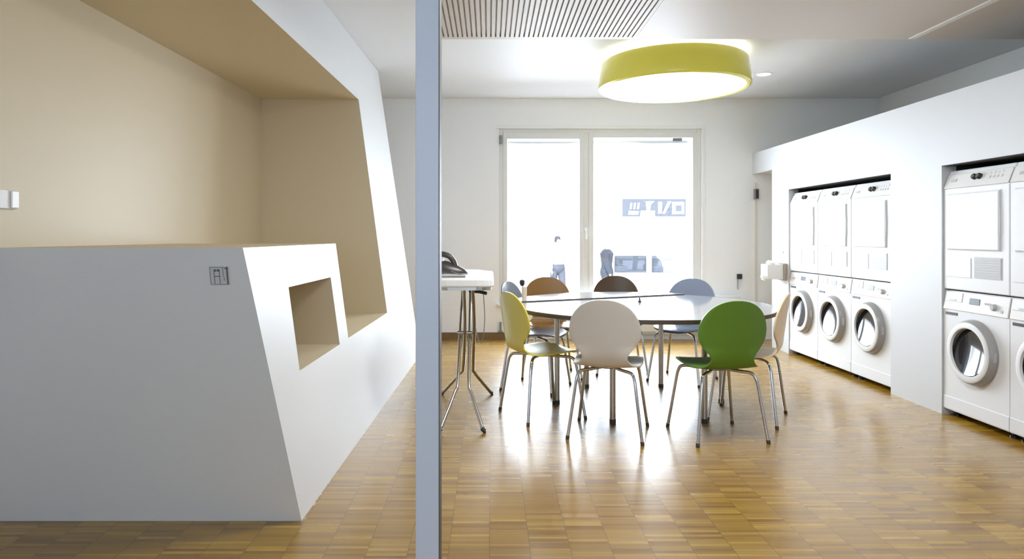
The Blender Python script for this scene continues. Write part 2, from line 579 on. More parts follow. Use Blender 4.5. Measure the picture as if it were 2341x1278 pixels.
# light switch on the booth's beige back wall
sy = 2.70
sw = thing('light_switch', 'white rocker switch on the beige inner wall of the booth', 'switch', (back_x(sy, 0) + .001, sy, 1.365))
sw.rotation_euler = (0, 0, -.033)
MB().box(0, .012, -.05, .05, -.038, .038).build('plate', 'paper_box', sw, bevel=0.003)
MB().box(.012, .02, .006, .046, -.034, .034).build('rocker', 'whiteplastic', sw, bevel=0.003)

# ------------------------------------------------------------------ foreground post
post = thing('partition_post', 'blue grey square steel post standing from floor to ceiling beside the booth', 'post', (-0.184, 2.05, 0))
MB().box(-.034, .034, -.05, .045, 0, ZD + .0195).build('profile', 'post', post, bevel=0.002)
MB().box(.0335, .0365, -.046, .042, 0, ZD - .001).build('side_strip', 'side_strip', post)  # dark strip laid over the right face of the post
MB().box(-.034, .034, -.05, .045, 0.0, 0.004).box(-.06, .06, -.075, .07, 0.0005, .005).build('base_plate', 'post', post)

# ------------------------------------------------------------------ lamps
LX, LY, LZB, LZT = 1.65, 6.09, 2.535, 2.78
lamp = thing('drum_ceiling_lamp', 'large round yellow drum lamp with glowing white underside below the ceiling', 'lamp', (LX, LY, 0))
sh = MB()
R = 0.665
sh.lathe([(0.0, LZT), (R * .60, LZT), (R * .935, LZT), (R * .955, LZT - .012), (R * 1.0, LZB + .035), (R * .995, LZB + .012), (R * .965, LZB),
          (R * .93, LZB + .004), (R * .92, LZB + .03)], 96)
sh.build('shade', 'lamp_yellow', lamp, smooth=True)
d = MB()
d.lathe([(0.0001, LZB + .001), (R * .7, LZB + .001), (R * .932, LZB + .006), (R * .925, LZB + .028), (0.0001, LZB + .028)], 96)
d.build('diffuser', 'diffuser', lamp, smooth=True)
MB().lathe([(0.14, LZT + .001), (.60, LZT + .001), (.60, LZT + .006), (.14, LZT + .006)], 48, closed=True).build('uplight', 'uplight', lamp, smooth=True)
MB().lathe([(0.12, LZT - .002), (0.12, ZC - .0005), (0.0001, ZC - .0005)], 32).build('ceiling_mount', 'whiteplastic', lamp, smooth=True)

sp = thing('recessed_spotlight', 'small bright recessed ceiling spot beside the yellow drum lamp', 'spotlight', (2.75, 6.80, ZC))
MB().lathe([(.066, -.004), (.084, -.004), (.086, -.0005), (.06, -.0005)], 40, closed=True).build('bezel', 'whiteplastic', sp, smooth=True)
MB().lathe([(.0001, -.003), (.068, -.003), (.068, -.0008), (.0001, -.0008)], 40).build('diffuser', 'spot', sp, smooth=True)

# ------------------------------------------------------------------ table
TX, TY, TZ, TR = 1.09, 4.93, 0.725, 0.93
table = thing('meeting_table', 'big round white glossy table with dark edge and chrome legs, ringed by chairs', 'table', (TX, TY, 0))
# chord that divides the top into two leaves
ca = math.atan2(5.56 - 5.05, 1.37 - 0.27)
nrm = Vector((-math.sin(ca), math.cos(ca)))
dist = (Vector((0.27 - TX, 5.05 - TY))).dot(nrm)


def leaf(side):
    n = 120
    pts = []
    half = math.acos(dist / TR)
    base = math.atan2(nrm.y, nrm.x)
    gap = 0.0025
    if side > 0:
        a0, a1 = base - half, base + half
    else:
        a0, a1 = base + half, base - half + 2 * PI
    for k in range(n + 1):
        a = a0 + (a1 - a0) * k / n
        p = Vector((TR * math.cos(a), TR * math.sin(a))) + nrm * gap * side
        pts.append(p)
    mb = MB()
    m = len(pts)
    up = .010 if side > 0 else 0
    T, E, B = TZ + up, TZ - .004 + up, TZ - .03
    inn = 0.985
    vs = [(p.x * .997, p.y * .997, T) for p in pts] + [(p.x, p.y, E) for p in pts] + [(p.x, p.y, B) for p in pts]
    fs = [tuple(range(m)), tuple(range(2 * m, 3 * m))[::-1]]
    mi = [0, 1]
    for i in range(m):
        j = (i + 1) % m
        fs.append((i, m + i, m + j, j))
        mi.append(0)
        fs.append((m + i, 2 * m + i, 2 * m + j, m + j))
        mi.append(1)
    mb.add(vs, fs, mi)
    return mb


leaf(-1).build('tabletop', ['table_top', 'table_edge'], table)
leaf(1).build('tabletop', ['table_top', 'table_edge'], table)
for k in range(6):
    a = PI / 3 * k + 0.02
    p = Vector((0.60 * math.cos(a), 0.60 * math.sin(a)))
    lg = MB().tube([(p.x, p.y, .026), (p.x, p.y, TZ - .03)], 0.0195, 20)
    lo = lg.build('leg', 'steel', table, smooth=True)
    MB().tube([(p.x, p.y, .0), (p.x, p.y, .03)], 0.021, 20).build('foot', 'foot', lo, smooth=True)
ap = MB()
ap.lathe([(0.56, TZ - .055), (0.60, TZ - .055), (0.60, TZ - .0305), (0.56, TZ - .0305)], 72, closed=True)
ap.build('apron', 'table_edge', table, smooth=True)

# ------------------------------------------------------------------ chairs
def chair_shell():
    cp = [(.218, .418, .06), (.212, .430, .125), (.19, .438, .168), (.14, .443, .196), (.07, .440, .207), (0, .434, .209), (-.07, .430, .206),
          (-.125, .432, .198), (-.163, .440, .18), (-.188, .458, .152), (-.203, .487, .134), (-.212, .52, .142), (-.219, .56, .173),
          (-.226, .605, .202), (-.233, .655, .211), (-.240, .705, .205), (-.247, .75, .187), (-.253, .79, .157), (-.257, .818, .12), (-.2595, .836, .078),
          (-.2605, .845, .03)]
    P = smooth_path(cp, 3)
    mcols = 16
    mb = MB()
    vs, fs = [], []
    for i, p in enumerate(P):
        y, z, w = p
        isback = min(1, max(0, (z - .47) / .1))
        for k in range(mcols + 1):
            u = -1 + 2 * k / mcols
            x = u * w
            q = (x / .21) ** 2
            vs.append((x, y + .035 * q * isback, z + .014 * q * (1 - isback)))
    n = mcols + 1
    for i in range(len(P) - 1):
        for k in range(mcols):
            fs.append((i * n + k, i * n + k + 1, (i + 1) * n + k + 1, (i + 1) * n + k))
    mb.add(vs, fs)
    return mb


def make_chair(label, matname, loc, facing, first=None):
    rz = math.atan2(-facing[0], facing[1])
    if first is None:
        t = thing('shell_chair', label, 'chair', (loc[0], loc[1], 0), rz, 'shell chairs around the meeting table')
        s = chair_shell().build('shell', matname, t, smooth=True, autosmooth=80)
        so = s.modifiers.new('thick', 'SOLIDIFY')
        so.thickness = 0.011
        so.offset = 0
        b = s.modifiers.new('edge', 'BEVEL')
        b.width = 0.003
        b.segments = 2
        b.limit_method = 'ANGLE'
        for sx in (-1, 1):
            for sy_ in (-1, 1):
                path = smooth_path([(.03 * sx, .02 * sy_ - .01, .412), (.10 * sx, .10 * sy_ - .01, .409), (.15 * sx, .148 * sy_, .402), (.168 * sx, .165 * sy_, .375),
                                    (.178 * sx, .175 * sy_, .32), (.199 * sx, .194 * sy_, .16), (.219 * sx, .212 * sy_, .012)], 5)
                lo = MB().tube(path, 0.0102, 12).build('leg', 'chrome', t, smooth=True)
                MB().tube([(.2205 * sx, .2135 * sy_, .0), (.2178 * sx, .211 * sy_, .022)], 0.0115, 12).build('foot', 'foot', lo, smooth=True)
        MB().lathe([(.0001, .405), (.06, .405), (.07, .412), (.07, .424), (.0001, .424)], 24).build('mounting_plate', 'steel', t, smooth=True)
        return t
    t = copy_tree(first)
    t.location = (loc[0], loc[1], 0)
    t.rotation_euler = (0, 0, rz)
    t['label'] = label
    for k in kids(t):
        if k.name.startswith('shell'):
            k.data = k.data.copy()
            k.data.materials.clear()
            k.data.materials.append(M[matname])
    return t


ch = make_chair('white shell chair seen from behind, between the yellow and the green chair', 'white_chair', (.740, 4.206), (.122, .40))
make_chair('green shell chair seen from behind, pushed up to the table', 'green', (1.387, 4.153), (-.07, .467), ch)
make_chair('lime yellow shell chair at the table end by the ironing board', 'yellow', (.3565, 4.628), (.375, .16), ch)
make_chair('pale wood veneer shell chair at the table side facing the washing machines', 'wood_chair', (1.735, 4.562), (-.43, .25), ch)
make_chair('blue grey shell chair beyond the table, seen over its far edge', 'blue_chair', (1.63, 5.73), (-.6, -.8), ch)
make_chair('dark brown shell chair beyond the table, in front of the window mullion', 'dark_chair', (1.165, 6.10), (-.05, -1), ch)
make_chair('mid brown shell chair beyond the table, under the window pane with the pedestrian', 'brown_chair', (.54, 5.90), (.1, -1), ch)
make_chair('slate grey shell chair half hidden behind the lime yellow chair', 'grey_chair', (.375, 5.45), (.9, -.43), ch)

# things on the table
bh = thing('brush_holder', 'slim beige wooden holder with a dark round brush standing on the table edge', 'brush holder', (.262, 5.10, TZ + .010))
MB().lathe([(.0001, 0), (.019, 0), (.019, .1), (.015, .1), (.015, .012), (.0001, .012)], 24).build('cup', 'beech', bh, smooth=True)
MB().tube([(0, 0, .013), (-.012, 0, .115)], .005, 10).build('handle', 'beech', bh, smooth=True)
MB().lathe([(.0001, .105), (.013, .11), (.02, .128), (.021, .14), (.016, .152), (.0001, .157)], 24, mx=Matrix.Translation((-.016, 0, 0))).build('brush_head', 'black', bh, smooth=True)
tag(MB().lathe([(.0001, 0), (.013, 0), (.013, .004), (.007, .012), (.005, .03), (.007, .036), (.0001, .038)], 20,
               mx=Matrix.Translation((1.121, 5.06, TZ))).build('cable_cap', 'black', smooth=True),
    'tiny black peg standing on the middle of the white table', 'peg')

# ------------------------------------------------------------------ washing machines and dryers
def sloped(x0, x1, t0, t1, out0, out1, base, top):
    """box on a sloped fascia: x across, t (0..1) up the slope from base (y,z) to top (y,z), out = distance proud of it"""
    b, t = Vector((0, base[0], base[1])), Vector((0, top[0], top[1]))
    d = t - b
    n = Vector((0, -d.z, d.y)).normalized()
    vs = []
    for tt in (t0, t1):
        for oo in (out0, out1):
            for xx in (x0, x1):
                vs.append(b + d * tt + n * oo + Vector((xx, 0, 0)))
    return vs, [(0, 2, 3, 1), (4, 5, 7, 6), (0, 1, 5, 4), (2, 6, 7, 3), (0, 4, 6, 2), (1, 3, 7, 5)]


HW = 0.2935
RXM = Matrix.Rotation(PI / 2, 4, 'X')     # lathe axis +Z -> -Y


def make_washer(label, loc):
    t = thing('washing_machine', label, 'washing machine', loc, -PI / 2, 'washing machines in the laundry wall')
    zc = .470
    prof = [(.0, .045), (.0, .715), (.02, .85), (.6, .85), (.6, .045)]
    b = MB().prism(prof, -HW, HW)
    k = b.f.index((0, 5, 6, 1))          # front face, replaced by one with a round hole
    b.f.pop(k)
    b.m.pop(k)
    ring, rim = [], []
    nn = 64
    for i in range(nn):
        a_ = 2 * PI * i / nn + PI / nn
        cx_, sz_ = math.cos(a_), math.sin(a_)
        kx_ = HW / abs(cx_) if abs(cx_) > 1e-6 else 9
        kz_ = ((.715 - zc) if sz_ > 0 else (zc - .045)) / max(abs(sz_), 1e-6)
        q_ = min(kx_, kz_)
        ring.append((.156 * cx_, 0, zc + .156 * sz_))
        rim.append((q_ * cx_, 0, zc + q_ * sz_))
    fs_ = []
    for i in range(nn):
        j_ = (i + 1) % nn
        fs_.append((i, j_, nn + j_, nn + i))
    b.add(ring + rim, fs_)
    for cx_, cz_ in ((HW, .715), (-HW, .715), (HW, .045), (-HW, .045)):
        best = min(range(nn), key=lambda i: -((rim[i][0] * cx_ > 0) and (rim[(i + 1) % nn][0] * cx_ > 0) and
                                              ((abs(rim[i][0]) > HW - 1e-6) != (abs(rim[(i + 1) % nn][0]) > HW - 1e-6)) and
                                              ((rim[i][2] - zc) * (cz_ - zc) > 0)))
        b.add([rim[best], rim[(best + 1) % nn], (cx_, 0, cz_)], [(0, 1, 2)])
    b.build('body', 'enamel', t)
    B, T = (.0, .722), (.019, .846)
    MB().add(*sloped(-HW + .004, HW - .004, 0.0, 1.0, 0.0005, .009, B, T)).build('control_panel', 'enamel_panel', t, bevel=0.004)
    MB().add(*sloped(-.275, -.115, .45, .95, .008, .013, B, T)).build('detergent_drawer', 'enamel', t, bevel=0.002)
    MB().add(*sloped(-.225, -.17, .5, .58, .0125, .0165, B, T)).build('drawer_grip', 'grille', t)
    MB().add(*sloped(-.048, .046, .42, .74, .008, .0115, B, T)).build('display', 'display', t, bevel=0.002)
    kx = Vector((.175, B[0] + (T[0] - B[0]) * .45, B[1] + (T[1] - B[1]) * .45))
    MB().lathe([(.0001, .03), (.015, .03), (.019, .026), (.021, .008), (.0001, .008)], 28, mx=Matrix.Translation(kx) @ RXM).build('dial', 'grille', t, smooth=True)
    for i in range(3):
        MB().add(*sloped(.085 + .02 * i, .098 + .02 * i, .5, .6, .008, .012, B, T)).build('button', 'grille', t)
    MB().add(*sloped(.225, .245, .2, .34, .008, .012, B, T)).build('button', 'grille', t)
    MB().box(-.272, -.158, -.003, .0, .688, .706).build('badge', 'display', t)
    MB().box(-HW, HW, -.004, .0, .05, .135).build('kick_panel', 'enamel', t, bevel=0.002)
    mx = Matrix.Translation((0, 0, zc)) @ RXM
    dr = MB().lathe([(.150, .040), (.156, .052), (.182, .054), (.193, .048), (.193, .040), (.158, .034)], 64, mx=mx, closed=True).build('door', 'enamel', t, smooth=True)
    MB().lathe([(.192, .049), (.203, .036), (.210, .016), (.211, .0005), (.190, .0005), (.186, .04)], 64, mx=mx, closed=True).build('door_rim', 'rim', dr, smooth=True)
    MB().lathe([(.153 * k / 12, .012 * (k / 12) ** 2) for k in range(12, 0, -1)] + [(.0001, 0)], 64, mx=Matrix.Translation((0, 0, zc)) @ Matrix.Rotation(math.radians(-9), 4, 'X') @ Matrix.Translation((0, -.014, 0)) @ RXM).build('porthole', 'porthole', dr, smooth=True)
    MB().box(.200, .210, -.03, -.012, zc - .03, zc + .03).build('door_handle', 'grille', dr, bevel=0.003)
    MB().lathe([(.155, -.02), (.21, -.12), (.21, -.4), (.0001, -.4)], 48, mx=mx).build('tub', 'drum', t, smooth=True)
    for sx in (-1, 1):
        for y in (.06, .54):
            MB().lathe([(.0001, 0), (.022, 0), (.022, .012), (.012, .016), (.012, .05), (.0001, .05)], 16, mx=Matrix.Translation((.25 * sx, y, 0))).build('foot', 'black', t, smooth=True)
    return t


def make_dryer(label, loc):
    t = thing('tumble_dryer', label, 'tumble dryer', loc, -PI / 2, 'tumble dryers in the laundry wall')
    z0 = 0.856
    b = MB().prism([(.0, z0 + .004), (.0, 1.532), (.046, 1.66), (.6, 1.66), (.6, z0 + .004)], -HW, HW)
    b.build('body', 'enamel', t, bevel=0.006)
    B, T = (.0, 1.538), (.0445, 1.656)
    MB().add(*sloped(-HW + .004, HW - .004, 0.0, .80, .0005, .006, B, T)).build('control_panel', 'enamel_panel', t, bevel=0.003)
    for i in range(2):
        kx = Vector((-.015 + .042 * i, B[0] + (T[0] - B[0]) * .5, B[1] + (T[1] - B[1]) * .5))
        MB().lathe([(.0001, .028), (.014, .028), (.018, .024), (.02, .004), (.0001, .004)], 28,
                   mx=Matrix.Translation(kx) @ Matrix.Rotation(-.34, 4, 'X') @ RXM).build('dial', 'display', t, smooth=True)
    MB().add(*sloped(-.235, -.185, .35, .5, .0055, .009, B, T)).build('badge', 'grille', t)
    for i in range(4):
        MB().add(*sloped(.11 + .034 * i, .122 + .034 * i, .34, .48, .0055, .009, B, T)).build('button', 'plate', t)
    for i in range(4):
        MB().add(*sloped(.112 + .034 * i, .120 + .034 * i, .58, .66 + .05 * (i % 2), .0055, .0075, B, T)).build('indicator', 'plate', t)
    d = MB().box(-.248, .222, -.013, .0, 1.128, 1.498).build('door', 'enamel', t, bevel=0.008)
    MB().box(.2215, .2265, -.010, -.002, 1.22, 1.40).build('grip', 'plate', d)
    MB().box(-.252, .226, -.003, .0, 1.122, 1.504).build('door_gasket', 'plate', d)
    g = MB()
    for i in range(8):
        g.box(.006, .229, -.005, .0, .9545 + .0157 * i, .9545 + .0157 * i + .0125)
    g.box(.0, .235, -.003, .0, .948, 1.084)
    g.build('vent_grille', 'grille', t)
    MB().box(-.27, -.03, -.004, .0, .945, 1.075).build('filter_flap', 'enamel', t, bevel=0.003)
    return t


near = 'in the near bay'
far = 'in the far bay'
XM = XR + .012
w0 = make_washer('washing machine in the bay at the picture edge, below the dryer with the grey vent', (XM, 4.350, 0))
d0 = make_dryer('tumble dryer in the bay at the picture edge, stacked on a washing machine', (XM, 4.350, 0))
wl = ['washing machine cut off by the edge of the picture', 'washing machine of the far bay, the one beside the plain white pier', 'middle washing machine of the three in the far bay',
      'washing machine of the far bay, the one deepest in the room']
dl = ['tumble dryer cut off by the edge of the picture', 'tumble dryer of the far bay, the one beside the plain white pier', 'middle tumble dryer of the three in the far bay',
      'tumble dryer of the far bay, the one deepest in the room']
ys = [3.758, 5.535, 6.130, 6.725]
for y, a, b in zip(ys, wl, dl):
    c = copy_tree(w0)
    c.location = (XM, y, 0)
    c['label'] = a
    c = copy_tree(d0)
    c.location = (XM, y, 0)
    c['label'] = b

# wall-mounted tissue box by the doorway
tb = thing('paper_dispenser', 'pale grey wall box with white tissue sticking out, beside the doorway', 'dispenser', (XR, 7.16, .765))
MB().box(-.20, -.035, -.09, .09, .0, .155).build('box', 'paper_box', tb, bevel=0.006)
MB().box(-.036, -.0005, -.10, .10, -.012, .165).build('side_shade', 'paper_shade', tb, bevel=0.004)  # taupe strip, the shading of the box side put into its colour


def crumple(cx_, cy_, cz, r, seed):
    bm = bmesh.new()
    bmesh.ops.create_icosphere(bm, subdivisions=3, radius=1)
    rnd = random.Random(seed)
    ph = [rnd.uniform(0, 6) for _ in range(6)]
    mb = MB()
    vs = []
    for v in bm.verts:
        p = v.co
        k = 1 + .25 * math.sin(5 * p.x + ph[0]) * math.sin(6 * p.y + ph[1]) + .18 * math.sin(9 * p.z + ph[2] + 4 * p.x)
        vs.append((cx_ + p.x * r[0] * k, cy_ + p.y * r[1] * k, cz + p.z * r[2] * k))
    fs = [tuple(v.index for v in f.verts) for f in bm.faces]
    bm.free()
    return mb.add(vs, fs)


crumple(-.12, 0, .165, (.055, .05, .03), 3).build('tissue', 'tissue', tb, smooth=True)
crumple(-.21, -.03, .02, (.035, .04, .03), 5).build('tissue', 'tissue', tb, smooth=True)
tag(MB().box(XR - .006, XR - .0005, 7.15, 7.23, 1.035, 1.055).build('wall_label', 'grille'), 'small grey label strip on the laundry wall above the tissue box', 'label')

# bits on the back wall
cl = thing('door_closer', 'dark grey box at the top of the door frame in the doorway', 'door closer', (XR + .03, YB - .014, 1.71))
MB().box(-.02, .026, -.05, .0, -.06, .062).build('housing', 'hinge', cl, bevel=0.004)
MB().box(-.012, .018, -.056, -.05, -.05, .05).build('cover_plate', 'display', cl)
th = thing('wall_sensor', 'small black square sensor with hanging lead on the wall between window and doorway', 'sensor', (2.945, YB, .74))
MB().box(-.028, .028, -.03, -.0005, -.03, .03).build('housing', 'black', th, bevel=0.004)
MB().tube([(-.018, -.012, -.028), (-.02, -.014, -.08), (-.018, -.012, -.15)], .004, 8).build('lead', 'hinge', th, smooth=True)
MB().tube([(.006, -.012, -.028), (.004, -.012, -.08), (.004, -.012, -.12)], .006, 8).build('lead', 'whiteplastic', th, smooth=True)
tag(MB().box(0.118, 0.142, YB - .03, YB - .001, .10, .205).box(.105, .155, YB - .032, YB - .001, .085, .10).build('pipe_stub', 'hinge'),
    'short grey pipe stub above the brown skirting below the window corner', 'pipe')
rad = thing('radiator', 'flat white panel radiator under the window beside the doorway', 'radiator', (1.95, YB - .1, .10))
MB().box(-.95, .97, -.02, .02, 0, .42).build('panel', 'frame', rad, bevel=0.008)
MB().box(-.9, -.86, .02, .098, .1, .3).build('bracket', 'frame', rad)
MB().box(.86, .9, .02, .098, .1, .3).build('bracket', 'frame', rad)
MB().tube([(.9, 0, .01), (.9, .0, -.098)], .01, 10).build('pipe', 'frame', rad, smooth=True)

# ------------------------------------------------------------------ ironing board and iron
ib = thing('ironing_board', 'white covered ironing board on splayed steel legs beside the post', 'ironing board', (-.172, 4.74, 0))
Y0, Y1, BW, BZt = -.56, .62, .20, .955
outline = []
for k in range(13):
    a = PI + PI * k / 12
    outline.append((BW * math.copysign(abs(math.cos(a)) ** .55, math.cos(a)), Y0 + .06 + .06 * math.sin(a)))
for yy in (0.1, .35):
    outline.append((BW, yy))
for k in range(13):
    a = PI * k / 12
    outline.append((.125 * math.cos(a), Y1 - .12 + .12 * math.sin(a)))
for yy in (.35, .1):
    outline.append((-BW, yy))


def slab(outl, z0, z1, sc=1.0):
    n = len(outl)
    vs = [(x * sc, y * sc, z0) for x, y in outl] + [(x * sc, y * sc, z1) for x, y in outl]
    fs = [tuple(range(n))[::-1], tuple(range(n, 2 * n))] + [(i, (i + 1) % n, n + (i + 1) % n, n + i) for i in range(n)]
    return MB().add(vs, fs)


slab(outline, BZt - .055, BZt).build('board', 'cover', ib, bevel=0.012, bseg=3)
slab([(x * .93, y * .95) for x, y in outline], BZt - .075, BZt - .052).build('underframe', 'steel', ib)
MB().tube([(.04, -.30, .86), (.11, -.33, .855), (.155, -.34, .845)], .011, 10).build('height_lever', 'black', ib, smooth=True)
for sgn, y_top, y_foot, dx in ((1, .40, -.545, .0), (-1, -.36, .46, .035)):
    fx = .135 if sgn > 0 else .185
    for s in (-1, 1):
        ym = y_top + (y_foot - y_top) * .72
        path = smooth_path([(s * .028 + dx, y_top, .885), (s * .032 + dx, y_top + (y_foot - y_top) * .35, .60), (s * .036 + dx * .5, ym, .27),
                            (s * .055 + dx * .3, ym + (y_foot - ym) * .25, .20), (s * fx, y_foot, .016)], 6)
        lo = MB().tube(path, .0122, 12).build('leg', 'steel', ib, smooth=True)
        MB().tube([(s * (fx - .012), y_foot - .002 * sgn, .03), (s * (fx + .005), y_foot, .012), (s * (fx + .015), y_foot, .012)], [.013, .0145, .0135], 12).build('foot', 'foot', lo, smooth=True)
MB().tube([(-.05, -.02, .545), (.05, -.02, .545)], .012, 12).build('pivot', 'steel', ib, smooth=True)
rest = MB()
for yy in (-.52, -.46, -.40):
    rest.tube([(-.19, yy, BZt + .006), (.02, yy, BZt + .006)], .003, 8)
rest.build('iron_rest', 'steel', ib, smooth=True)

iron = thing('steam_iron', 'dark steam iron with pale handle band resting on the ironing board', 'iron', (-.305, 4.62, BZt + .0005))
n = 26
prof = []
for k in range(n):
    t_ = k / (n - 1)
    prof.append(t_)


def iron_sec(z, k, back=-.11, tip=.155, w=.058):
    pts = []
    for i in range(24):
        a = 2 * PI * i / 24
        cx_, sx_ = math.cos(a), math.sin(a)
        x_ = (tip if cx_ > 0 else -back) * cx_
        ww = w * (1 - .25 * max(0, cx_))
        pts.append((x_ * k[0] + k[1], ww * sx_ * k[2], z))
    return pts


ib_ = MB()
lv = [(.0, (1, 0, 1)), (.012, (1, 0, 1)), (.035, (.94, -.006, .95)), (.06, (.78, -.026, .82)), (.082, (.6, -.045, .62)), (.094, (.44, -.055, .42))]
vs = []
for z, k in lv:
    vs += iron_sec(z, k)
fs = []
for i in range(len(lv) - 1):
    for k in range(24):
        fs.append((i * 24 + k, i * 24 + (k + 1) % 24, (i + 1) * 24 + (k + 1) % 24, (i + 1) * 24 + k))
fs += [tuple(range(24))[::-1], tuple((len(lv) - 1) * 24 + k for k in range(24))]
ib_.add(vs, fs).build('body', 'iron_dark', iron, smooth=True)
MB().add([p for z in (-.0, .008) for p in iron_sec(z + .0, (1.03, 0, 1.03))],
         [tuple(range(24))[::-1], tuple(range(24, 48))] + [(k, (k + 1) % 24, 24 + (k + 1) % 24, 24 + k) for k in range(24)]).build('soleplate', 'chrome', iron)
MB().tube(smooth_path([(-.10, 0, .055), (-.115, 0, .10), (-.09, 0, .138), (-.03, 0, .142), (.03, 0, .125), (.06, 0, .09), (.07, 0, .06)], 5), .019, 12).build('handle', 'iron_dark', iron, smooth=True)
MB().box(-.10, -.005, -.03, .03, .09, .11).build('water_tank', 'iron_pale', iron, bevel=0.008)
MB().tube([(.045, 0, .06), (.032, 0, .118)], .009, 10).build('steam_button', 'iron_pale', iron, smooth=True)
cordp = smooth_path([(.02, -.04, .03), (.13, -.06, .0), (.2455, -.02, -.03), (.262, .0, -.12), (.272, .02, -.32), (.25, .04, -.47), (.215, .05, -.40), (.19, .06, -.2), (.20, .06, -.115)], 8)
MB().tube(cordp, .0032, 8).build('power_cord', 'hinge', iron, smooth=True)

# ------------------------------------------------------------------ outside
GZ = -0.55
struct(MB().box(-40, 40, YB + .35, 60, GZ - .2, GZ).build('ground', 'asphalt'))
fac = thing('facade_building', 'white rendered building across the street seen through the window', 'building', (5, 26, GZ))
w = MB().box(-30, 30, 0, 4, 0, 11)
w.build('wall', 'facade', fac)
MB().box(-30, 30, -.08, 0, .9, 1.05).build('plinth_ledge', 'facade_trim', fac)
MB().box(.03, 2.4, -.06, 0, 2.20, 2.31).build('sign_ledge', 'facade_trim', fac)
for xx in (-3.6, -2.2):
    MB().box(xx, xx + .12, -.05, 0, 1.05, 5).build('downpipe', 'facade_trim', fac)
sg = thing('shop_sign', 'pale blue grey picture sign on the building across the street', 'sign', (6.30, 25.92, 1.96))
MB().box(-1.21, 1.21, 0, .06, 0, .67).build('panel', 'sign_blue', sg, bevel=0.01)


def poly_y(pts, y0, y1):
    n = len(pts)
    vs = [(x, y0, z) for x, z in pts] + [(x, y1, z) for x, z in pts]
    return vs, [tuple(range(n)), tuple(range(n, 2 * n))[::-1]] + [(i, n + i, n + (i + 1) % n, (i + 1) % n) for i in range(n)]


shapes = [[(-1.0, .06), (-.62, .06), (-.58, .2), (-.98, .22)], [(-.55, .01), (.02, .01), (.02, .22), (-.52, .22)], [(-.30, .22), (-.16, .22), (-.13, .45), (.0, .58), (-.34, .58), (-.32, .45)],
          [(.14, .1), (.28, .1), (.30, .56), (.14, .56)], [(.30, .1), (.40, .1), (.66, .58), (.52, .58)], [(.68, .08), (1.14, .08), (1.14, .56), (.68, .56)]]
for i in range(3):
    shapes.append([(-.95 + .14 * i, .28), (-.87 + .14 * i, .28), (-.84 + .14 * i, .52), (-.91 + .14 * i, .52)])
for s in shapes:
    MB().add(*poly_y(s, -.012, 0.001)).build('sign_shape', 'sign_white', sg)
MB().add(*poly_y([(.82, .2), (1.04, .2), (1.04, .42), (.82, .42)], -.02, -.011)).build('sign_shape', 'sign_blue', sg)

# white car
car = thing('parked_car', 'white parked car with grey blue side windows outside the window', 'car', (3.70, 17.0, GZ))
# lower body, roof on pillars, glass between them; front towards +x
def car_prism(pts, ya, yb):
    n_ = len(pts)
    f_ = lambda y: [(x, y * (1 - .14 * max(0, z - .95) / .45), z) for x, z in pts]
    return MB().add(f_(ya) + f_(yb), [tuple(range(n_)), tuple(range(n_, 2 * n_))[::-1]] + [(i, n_ + i, n_ + (i + 1) % n_, (i + 1) % n_) for i in range(n_)])


car_prism([(-1.42, .28), (1.9, .28), (1.95, .62), (1.80, .80), (.92, .89), (-1.42, .89)], -.82, .82).build('body', 'carpaint', car, bevel=0.03)
car_prism([(-1.42, 1.29), (.66, 1.29), (.45, 1.40), (.2, 1.45), (-1.2, 1.45), (-1.42, 1.40)], -.82, .82).build('roof', 'carpaint', car, bevel=0.03)
for ya, yb in ((-.82, -.78), (.78, .82)):
    for pts in ([(-1.42, .88), (-.72, .88), (-.70, 1.30), (-1.42, 1.30)], [(.05, .88), (.17, .88), (.19, 1.30), (.07, 1.30)],
                [(.86, .88), (1.02, .88), (.88, 1.10), (.70, 1.30), (.58, 1.30), (.78, 1.12)]):
        car_prism(pts, ya, yb).build('pillar', 'carpaint', car)
for pts in ([(-.73, .885), (.06, .885), (.08, 1.295), (-.71, 1.295)], [(.16, .885), (.88, .885), (.80, 1.12), (.60, 1.295), (.18, 1.295)]):
    car_prism(pts, -.80, -.79).build('side_window', 'carglass', car)
    car_prism(pts, .79, .80).build('side_window', 'carglass', car)
for xx in (-.45, .42):
    for yy in (-.38, .38):
        MB().box(xx - .14, xx + .10, yy - .22, yy + .22, .885, 1.04).box(xx - .12, xx + .0, yy - .13, yy + .13, 1.04, 1.22).build('seat', 'plate', car, bevel=0.04)
for xx in (-.1, .72):
    MB().box(xx - .08, xx + .08, -.87, -.81, .745, .775).build('door_handle', 'hinge', car)
for xx in (-.85, 1.25):
    for yy in (-.72, .72):
        MB().lathe([(.0001, -.1), (.2, -.1), (.31, -.08), (.32, 0), (.31, .08), (.2, .1), (.0001, .1)], 32, mx=Matrix.Translation((xx, yy, .32)) @ RXM).build('wheel', 'tyre', car, smooth=True)
MB().box(.84, .98, -.98, -.80, .93, 1.05).build('mirror', 'carpaint', car, bevel=0.03)


